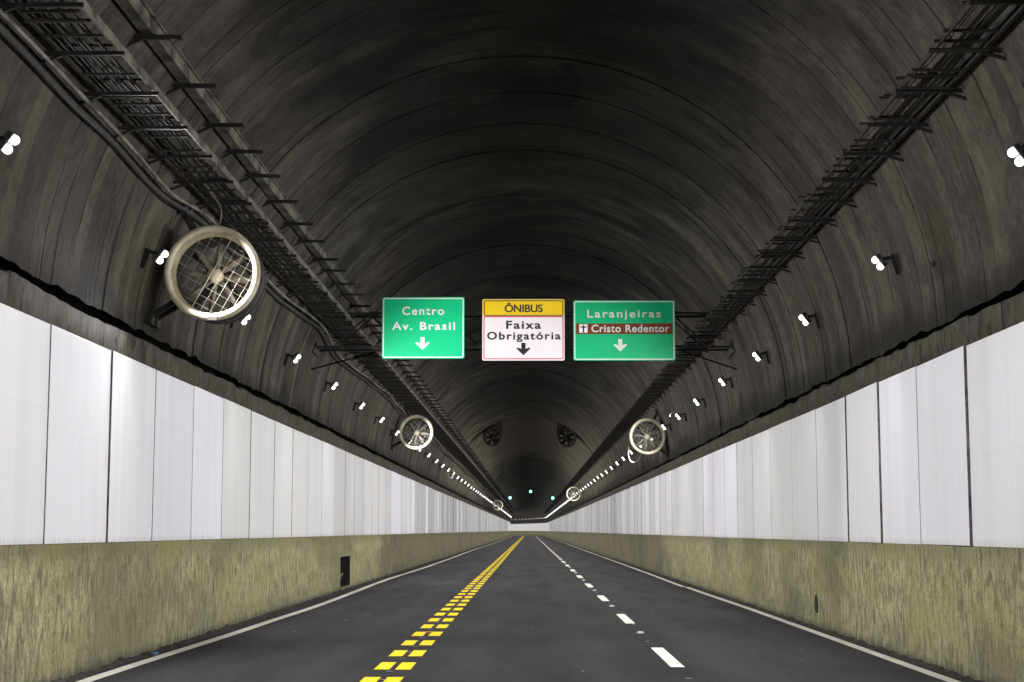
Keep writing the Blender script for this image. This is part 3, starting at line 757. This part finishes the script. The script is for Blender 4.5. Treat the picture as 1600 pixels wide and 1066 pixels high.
def mount(root, X, Z, s, side):
    """steel arms from the casing to the vault above it, in the fan's own coordinates"""
    for y in (.3, .62):
        for da in (-9, 9):
            b = MB()
            base = math.degrees(math.atan2(Z-ZC, X-CX)) + da
            p = vault(base, s, .0) - Vector((X, s, Z)); q = p*0.0 + Vector((p.x, 0, p.z)).normalized()*.58
            b.bar((q.x, y, q.z), (p.x*1.02, y, p.z*1.02), .07, .07)
            b.box((p.x, y, p.z), (.16, .2, .16), Matrix.Rotation(-math.radians(base), 3, 'Y'))
            b.build('mounting_arm', MAT['black'], root)
wallfan = make_fan('wall')
spots = [(-4.28, 21.3, 5.107, 'big cream rimmed jet fan high on the left wall, nearest of all fans'),
         (-4.22, 59.6, 5.29, 'small cream jet fan on the left wall, between big fan and far lamps'),
         (4.22, 57.0, 4.98, 'cream jet fan on the right wall with a lamp on its rim'),
         (-4.0, 205.0, 4.85, 'tiny pale ring of a far jet fan amid the left lamp row'),
         (4.0, 145.0, 4.93, 'tiny dim jet fan among the far lamps on the right wall')]
fans = []
for i, (X, s, Z, lab) in enumerate(spots):
    o = wallfan if i == 0 else copy_tree(wallfan)
    o.location = (X, s, Z); o.rotation_euler = (0, 0, 0); tag(o, lab, 'jet fan', 'jet fans on the tunnel walls'); fans.append(o)
for o, (X, s, Z, lab) in zip(fans, spots): mount(o, X, Z, s, 0)
b = MB(); b.box((.03, -.03, -.63), (.13, .08, .05)); b.build('latch', MAT['barrel'], fans[0])
cf = make_fan('ceiling')
for i, (X, s, Z, lab) in enumerate([(-2.39, 105.0, 7.74, 'left of the two dark ceiling fans hung under the crown'),
                                    (2.48, 105.0, 7.70, 'right of the two dark ceiling fans hung under the crown')]):
    o = cf if i == 0 else copy_tree(cf)
    o.location = (X, s, Z); tag(o, lab, 'jet fan', 'ceiling fans under the crown')
    # sheet steel cradle between the casing and the vault
    b = MB(); xs = [-.62, -.3, 0, .3, .62]
    topz = [ZC+math.sqrt(R*R-(X+x-CX)**2)-Z+.03 for x in xs]
    low = [(x, .64*math.sqrt(max(0.0, 1-(x/.66)**2))*.98) for x in xs]
    b.prism(low + [(x, z) for x, z in zip(reversed(xs), reversed(topz))], .12, .18)
    b.prism(low + [(x, z) for x, z in zip(reversed(xs), reversed(topz))], 1.3, 1.36)
    for x0, z0, t in ((-.62, low[0][1], topz[0]), (.62, low[-1][1], topz[-1])):
        b.bbox((x0-.02, .18, min(z0, t-.02)), (x0+.02, 1.3, t))
    b.build('cradle', MAT['darkfan'], o)

# ------------------------------------------------------------------ cable trays
def tray(side):
    random.seed(14 if side == 'left' else 15)
    L0, L1 = 6.0, S0-2
    if side == 'left': sg, xo, xi, zb, step, bstep = -1, -4.58, -4.0, 6.29, .36, 1.44
    else: sg, xo, xi, zb, step, bstep = 1, 4.36, 3.90, 6.22, .35, 1.4
    root = empty('cable_tray', (0, 0, 0))
    tag(root, 'ladder cable tray with pale inner rail along the upper left vault' if side == 'left' else 'dark ladder cable tray along the upper right vault', 'cable tray')
    b = MB(); b.bbox((min(xi, xi-sg*.025), L0, zb-.01), (max(xi, xi-sg*.025), L1, zb+(.085 if side == 'left' else .05)))
    b.build('side_rail', MAT['galv' if side == 'left' else 'rust'], root)
    b = MB(); b.bbox((xo-.02, L0, zb-.01), (xo+.02, L1, zb+.09)); b.build('side_rail', MAT['rust'], root)
    over = 0.0 if side == 'left' else .10
    rb = MB(); x0, x1 = sorted((xo, xi-sg*over)); rb.bbox((x0+.02, -.016, -.012), (x1-.02 if not over else x1, .016, .012))
    rm = rb.mesh('rung', MAT['rust']); far = MB(); c = 0; s = L0+.2
    while s < L1:
        if 13.0 < s and c < 100:
            o = link('rung', rm, root); o.location = (0, s, zb+random.uniform(0, .01)); o.rotation_euler = (0, random.gauss(0, .012), random.gauss(0, .03)); c += 1
        else: far.bbox((x0+.02, s-.016, zb-.012), (x1-.02, s+.016, zb+.012))
        s += step
    tag(far.build('rung', MAT['rust'], root), kind='stuff')
    # cantilever brackets carrying the tray
    bb = MB()
    px = vault(180-26.3 if side == 'left' else 25.6, 0, -.03)
    xe = -3.92 if side == 'left' else 3.80
    bb.bar((px.x, 0, zb-.045), (xe, 0, zb-.045), .036, .04)
    pv = vault(180-24.6 if side == 'left' else 24.0, 0, -.02)
    bb.bar((pv.x, 0, pv.z), (px.x-sg*.20, 0, zb-.06), .03, .03)
    bm = bb.mesh('bracket', MAT['black']); far = MB(); c = 0; s = L0+.4
    while s < L1:
        if 13.0 < s and c < 100:
            o = link('bracket', bm, root); o.location = (0, s, 0); c += 1
        else: far.add([(x, y+s, z) for x, y, z in bb.v], bb.f)
        s += bstep
    tag(far.build('bracket', MAT['black'], root), kind='stuff')
    b = MB()
    for k in range(7):
        x = xo - sg*(.07+.062*k*(1 if side == 'left' else .62)); ph = random.uniform(0, 9); pts = []
        s = L0
        while s < L1:
            pts.append((x+.03*noise.noise(Vector((s*.45, k, ph))), s, zb+.03+.012*(k % 3)+.015*noise.noise(Vector((s*.9, k, 2))))); s += .45 if s < 70 else 3.0
        b.tube(pts, random.choice((.012, .016, .02)), 5)
    b.build('cable_bundle', MAT['rubber'], root)
    b = MB()
    for k in range(2):
        ph = random.uniform(0, 9); pts = []; s = L0
        while s < 150:
            pts.append((xo-sg*(.25+.12*k)+.07*noise.noise(Vector((s*.6, k, ph))), s, zb+.05+.02*noise.noise(Vector((s*1.1, k, 7))))); s += .4
        b.tube(pts, .007, 4)
    b.build('pale_wire', MAT['palecable'], root)
    return root
tray('left'); tray('right')

# upper channel, left side only
root = empty('cable_trough', (0, 0, 0)); tag(root, 'pale weathered steel channel on brackets above the left cable tray', 'trough')
b = MB(); L0, L1 = 6.0, S0-2
b.bbox((-4.085, L0, 6.995), (-4.065, L1, 7.165)); b.bbox((-4.20, L0, 6.995), (-4.18, L1, 7.12)); b.bbox((-4.18, L0, 6.997), (-4.085, L1, 7.01))
b.bbox((-4.062, L0, 7.145), (-4.03, L1, 7.163))
b.build('channel', MAT['galv'], root)
bb = MB(); pv = vaultL(36, 0, -.03); bb.bar((pv.x, 0, 6.965), (-3.76, 0, 6.955), .045, .05)
pv = vaultL(34.0, 0, -.02); bb.bar((pv.x, 0, pv.z), (-4.17, 0, 6.955), .03, .03)
bm = bb.mesh('bracket', MAT['black']); far = MB(); c = 0; s = L0+.3
while s < L1:
    if s > 13 and c < 100:
        o = link('bracket', bm, root); o.location = (0, s, random.uniform(-.01, .01)); o.rotation_euler = (0, 0, random.gauss(0, .03)); c += 1
    else: far.add([(x, y+s, z) for x, y, z in bb.v], bb.f)
    s += 1.75
tag(far.build('bracket', MAT['black'], root), kind='stuff')

# conduit and black cable along the left flank
def along(table, s0, s1, inset, seed, step=.5, amp=.5):
    f = lerp_table(table); pts = []; s = s0
    while s < s1:
        a = f(s) + amp*noise.noise(Vector((s*.35, seed, 0))) + (2.2*noise.noise(Vector((s*.07, seed, 5))) if s > 62 else 0)
        pts.append(vaultL(a, s, inset+.03*noise.noise(Vector((s*.25, seed, 3))))); s += step if s < 70 else 2.5
    return pts
tb = [(8, 25.9), (14.5, 25.7), (17, 25.2), (20.4, 24.2), (23, 25.6), (26, 25.4), (29.5, 24.6), (35, 26.0), (40.4, 23.2), (47, 24.4), (53, 25.2), (59, 24.4), (420, 24.6)]
b = MB(); b.tube(along(tb, 8, 400, .10, 1.0), .024, 6)
tag(b.build('conduit', MAT['conduit']), 'pale dusty conduit wandering along the left flank below the cable tray', 'conduit')
b = MB(); b.tube(along([(s, a-1.15) for s, a in tb], 8, 400, .045, 2.0), .042, 6)
tag(b.build('cable', MAT['rubber']), 'thick black cable beside the pale conduit on the left flank', 'cable')

# loose cables
def hang(name, pts, r, mat, label):
    P = [Vector(p) for p in pts]; out = []
    for i in range(len(P)-1):
        p0, p1, p2, p3 = P[max(i-1, 0)], P[i], P[i+1], P[min(i+2, len(P)-1)]
        for k in range(6):
            t = k/6; out.append(.5*((2*p1)+(p2-p0)*t+(2*p0-5*p1+4*p2-p3)*t*t+(3*p1-p0-3*p2+p3)*t**3))
    out.append(P[-1]); b = MB(); b.tube(out, r, 5); tag(b.build(name, MAT[mat]), label, 'cable')
hang('hanging_cable', [(4.30, 68.5, 5.6), (4.22, 67.9, 5.2), (4.16, 67.2, 4.75), (4.25, 66.4, 4.45), (4.45, 65.4, 4.5), (4.62, 64.6, 4.95), (4.66, 64.2, 5.3)], .022, 'palecable', 'dusty white cable hanging in a loop below the right jet fan')
hang('hanging_cable', [(-4.35, 92.0, 5.4), (-4.3, 91.4, 4.95), (-4.35, 90.6, 4.6), (-4.55, 89.8, 4.65), (-4.72, 89.2, 5.1)], .024, 'palecable', 'small white cable loop hanging in the far left lamp row')
hang('hanging_cable', [(4.80, 49.5, 5.5), (4.62, 49.5, 5.3), (4.42, 49.5, 5.27), (4.34, 49.5, 5.16)], .014, 'palecable', 'short white wire sticking out beside a right wall lamp')
hang('hanging_cable', [(4.47, 14.9, 6.2), (4.62, 14.75, 5.9), (4.66, 14.5, 5.5), (4.68, 14.8, 5.3), (4.63, 14.8, 5.21)], .009, 'rubber', 'thin black wire dropping from the right tray to the nearest right lamp')
hang('hanging_cable', [(-4.4, 21.5, 6.28), (-4.22, 21.45, 6.05), (-4.2, 21.4, 5.85), (-4.28, 21.45, 5.72)], .014, 'conduit', 'grey cable looping from the left tray to the big jet fan')
hang('hanging_cable', [vault(62, 105.3, .05), vault(52, 105.3, .05), vault(40, 105.3, .06), vault(31, 105.3, .06)], .03, 'rubber', 'black feeder cable from the right tray up to the ceiling fan')
hang('hanging_cable', [vault(119, 105.3, .05), vault(128, 105.3, .05), vault(140, 105.3, .06), vault(147, 105.3, .06)], .03, 'rubber', 'black feeder cable from the left tray up to the ceiling fan')

# ------------------------------------------------------------------ sign gantry and signs
root = empty('sign_gantry', (0, 36.2, 5.5)); tag(root, 'dark steel lattice gantry spanning the vault behind the three signs', 'gantry')
def gx(z, sg): return CX + sg*(math.sqrt(R*R-(z-ZC)**2)+.02)
O = Vector((0, 36.2, 5.5)); b = MB(); zt, zb = 6.58, 5.80
for z in (zt, zb):
    for y in (36.25, 36.85): b.bar(Vector((gx(z, -1), y, z))-O, Vector((gx(z, 1), y, z))-O, .05, .05)
b.build('chord', MAT['black'], root)
b = MB(); xs = [-4.5+.86*i for i in range(11)]
for i, x in enumerate(xs[:-1]):
    x2 = min(xs[i+1], 4.25)
    for y in (36.25, 36.85):
        za, zc = (zt, zb) if i % 2 else (zb, zt)
        b.bar(Vector((x, y+.036, za))-O, Vector((x2, y+.036, zc))-O, .032, .032)
    for z in (zt, zb):
        b.bar(Vector((x, 36.25, z+.037))-O, Vector((x2 if i % 2 else x, 36.85, z+.037))-O, .03, .03)
b.build('lacing', MAT['black'], root)
for sg in (-1, 1):
    for z in (zt, zb):
        b = MB(); b.box(Vector((gx(z, sg)-sg*.03, 36.55, z))-O, (.06, .95, .26), Matrix.Rotation(-sg*math.asin((z-ZC)/R), 3, 'Y'))
        b.build('end_plate', MAT['black'], root)
        b = MB(); b.bar(Vector((sg*3.55+.0, y, zb-.04))-O, Vector((gx(5.35, sg), y, 5.35))-O, .03, .03); b.build('strut', MAT['black'], root)

def text_mesh(txt, x0, x1, z0, z1, bold=0.02):
    """lettering whose capitals stand from z0 to z1 and whose line runs from x0 to x1"""
    cu = bpy.data.curves.new('lettering', 'FONT'); cu.body = txt; cu.size = 1.0; cu.fill_mode = 'FRONT'; cu.offset = bold; cu.resolution_u = 6
    ob = bpy.data.objects.new('lettering', cu); col.objects.link(ob)
    dg = bpy.context.evaluated_depsgraph_get
    def ev():
        dg().update(); return bpy.data.meshes.new_from_object(ob.evaluated_get(dg()))
    def ext(me):
        xs_ = [v.co.x for v in me.vertices]; return min(xs_), max(xs_)
    cap_txt = 'E'
    cu.body = cap_txt; bpy.context.view_layer.update(); me = ev(); zc = [v.co.y for v in me.vertices]; c0, c1 = min(zc), max(zc); bpy.data.meshes.remove(me)
    k = (z1-z0)/(c1-c0); cu.body = txt; want = (x1-x0)/k
    lo, hi = .5, 1.22
    for _ in range(12):
        cu.space_character = (lo+hi)/2; bpy.context.view_layer.update(); me = ev(); a, c = ext(me); bpy.data.meshes.remove(me)
        if c-a > want: hi = (lo+hi)/2
        else: lo = (lo+hi)/2
    bpy.context.view_layer.update(); me = ev(); a, c = ext(me)
    kx = (x1-x0)/(c-a)
    for v in me.vertices:
        v.co = Vector(((v.co.x-a)*kx+x0, 0.0, (v.co.y-c0)*k+z0))
    bpy.data.objects.remove(ob); bpy.data.curves.remove(cu)
    me.materials.clear(); return me
def rrect(x0, z0, x1, z1, r, n=5):
    pts = []
    for cx, cz, a0 in ((x1-r, z0+r, -PI/2), (x1-r, z1-r, 0), (x0+r, z1-r, PI/2), (x0+r, z0+r, PI)):
        for i in range(n+1): a = a0+PI/2*i/n; pts.append((cx+r*math.cos(a), cz+r*math.sin(a)))
    return pts
def frame(mb, x0, z0, x1, z1, r, t, y0, y1):
    o = rrect(x0, z0, x1, z1, r); i = rrect(x0+t, z0+t, x1-t, z1-t, max(r-t, .003)); n = len(o)
    vs = [(x, y, z) for y in (y0, y1) for L in (o, i) for x, z in L]; fs = []
    for k in range(n):
        q = (k+1) % n; fs += [(k, q, n+q, n+k), (2*n+k, 3*n+k, 3*n+q, 2*n+q), (k, 2*n+k, 2*n+q, q), (n+k, n+q, 3*n+q, 3*n+k)]
    mb.add(vs, fs)
ARROW = [(-.15, 0), (.15, 0), (.15, .50), (.42, .38), (.5, .46), (0, 1), (-.5, .46), (-.42, .38), (-.15, .5)]
class Sign:
    """crop pixels of the sign are turned into metres once; all sheets lie on the board, each 3 mm proud of the last"""
    def __init__(self, px0, px1, py0, py1, X0, X1, Z0, Z1, label):
        self.px0, self.py1 = px0, py1; self.kx = (X1-X0)/(px1-px0); self.kz = (Z1-Z0)/(py1-py0)
        self.w, self.h = X1-X0, Z1-Z0
        self.root = empty('road_sign', (X0, 36.0, Z0)); tag(self.root, label, 'sign', 'hanging direction signs')
        b = MB()
        for x in (self.w*.22, self.w*.78):
            b.bar((x, .055, .12), (x, .055, self.h-.12), .05, .05)
            for z in (5.80-Z0, 6.58-Z0): b.bbox((x-.06, .08, z-.06), (x+.06, .215, z+.06))
        b.build('bracket', MAT['salu'], self.root)
    def X(self, px): return (px-self.px0)*self.kx
    def Z(self, py): return (self.py1-py)*self.kz
    def board(self, mat):
        b = MB(); b.prism(rrect(0, 0, self.w, self.h, .04), 0.0, .03); b.build('board', mat, self.root)
    def sheet(self, name, mat, px0, py0, px1, py1, lvl, r=.004):
        b = MB(); b.prism(rrect(self.X(px0), self.Z(py1), self.X(px1), self.Z(py0), r), -.003*lvl, -.003*lvl+.0025); return b.build(name, mat, self.root)
    def border(self, mat, px0, py0, px1, py1, t, lvl=1, r=.05, name='border'):
        b = MB(); frame(b, self.X(px0), self.Z(py1), self.X(px1), self.Z(py0), r, t, -.003*lvl, -.003*lvl+.0025); b.build(name, mat, self.root)
    def text(self, txt, px0, px1, py0, py1, mat, lvl=2, bold=.02):
        me = text_mesh(txt, self.X(px0), self.X(px1), self.Z(py1), self.Z(py0), bold); me.materials.append(mat)
        o = link('lettering', me, self.root); o.location = (0, -.003*lvl, 0); return o
    def arrow(self, px0, px1, py0, py1, mat, lvl=2):
        x0, x1, z0, z1 = self.X(px0), self.X(px1), self.Z(py1), self.Z(py0)
        b = MB(); b.prism([((x0+x1)/2+a*(x1-x0), z1+(z0-z1)*c) for a, c in reversed(ARROW)], -.003*lvl, -.003*lvl+.0025); b.build('arrow', mat, self.root)
s1 = Sign(118, 510, 107, 400, -3.335, -1.465, 5.515, 6.92, 'green sign reading Centro, Av. Brasil with white down arrow, leftmost on gantry')
s1.board(MAT['sgreen']); s1.border(MAT['swhite'], 122, 111, 506, 396, .024)
s1.text('Centro', 213, 413, 153, 192, MAT['swhite'], bold=.019); s1.text('Av. Brasil', 165, 465, 226, 264, MAT['swhite'], bold=.021); s1.arrow(277, 345, 298, 359, MAT['swhite'])
s2 = Sign(597, 989, 117, 409, -1.06, .805, 5.468, 6.87, 'yellow and white bus lane sign with black lettering and red border, middle of gantry')
s2.board(MAT['spink'])
s2.sheet('yellow_band', MAT['syellow'], 598, 118, 988, 197, 1, .03)
s2.border(MAT['sblack'], 604, 123, 983, 196, .018, 2, .03, 'black_border'); s2.border(MAT['sred'], 603, 199, 984, 403, .020, 1, .03, 'red_border')
s2.sheet('red_band', MAT['sred'], 604, 198, 984, 203, 2)
s2.text('ÔNIBUS', 704, 885, 143, 180, MAT['sblack'], 3, .014); s2.text('Faixa', 711, 876, 220, 259, MAT['sblack'], 2, .022); s2.text('Obrigatória', 620, 970, 273, 310, MAT['sblack'], 2, .022)
s2.arrow(760, 826, 325, 384, MAT['sblack'])
s3 = Sign(1034, 1523, 121, 411, 1.005, 3.31, 5.465, 6.84, 'wide green sign with brown Cristo Redentor band, rightmost on gantry')
s3.board(MAT['ogreen']); s3.border(MAT['owhite'], 1038, 125, 1519, 407, .024)
s3.text('Laranjeiras', 1101, 1456, 166, 204, MAT['owhite'], bold=.019)
s3.sheet('brown_band', MAT['sbrown'], 1047, 233, 1510, 284, 1)
s3.text('Cristo Redentor', 1121, 1495, 239, 275, MAT['owhite'], 2, .018); s3.arrow(1226, 1292, 308, 368, MAT['owhite'])
pic = s3.sheet('pictogram', MAT['swhite'], 1062, 237, 1102, 277, 2)
b = MB()
fig = [(-.10, 0), (.10, 0), (.08, .40), (.11, .60), (.42, .63), (.42, .74), (.10, .78), (.06, .82), (.06, .93), (0, .97), (-.06, .93), (-.06, .82), (-.10, .78), (-.42, .74), (-.42, .63), (-.11, .60), (-.08, .40)]
xc, zb0, hh = s3.X(1082), s3.Z(276), s3.Z(238)-s3.Z(276)
b.prism([(xc+a*hh, zb0+c*hh) for a, c in fig], -.0092, -.0066); b.build('figure', MAT['sblack'], pic)

# ------------------------------------------------------------------ far green signals
for X, Z, lab in ((-3.1, 6.89, 'left of the three small green signal lights far down the tunnel'), (.22, 7.92, 'middle and highest of the three far green signal lights'), (3.80, 6.85, 'right of the three small green signal lights far down the tunnel')):
    root = empty('signal_light', (X, 260, Z)); tag(root, lab, 'signal light', 'green signal lights over the lanes')
    b = MB(); b.lathe([(.001, .16), (.24, .16), (.24, -.02), (.2, -.02), (.2, .05)], 20); b.build('housing', MAT['black'], root)
    b = MB(); b.lathe([(.001, -.03)] + [(.195*math.sin(PI/2*i/5), -.03+.07*(1-math.cos(PI/2*i/5))) for i in range(1, 6)], 20); b.build('lens', MAT['green_lens'], root)
    zt_ = ZC+math.sqrt(R*R-(X-CX)**2)-Z+.05
    b = MB(); b.tube([(0, .08, .2), (0, .08, zt_)], .03, 8); b.build('hanger', MAT['black'], root)
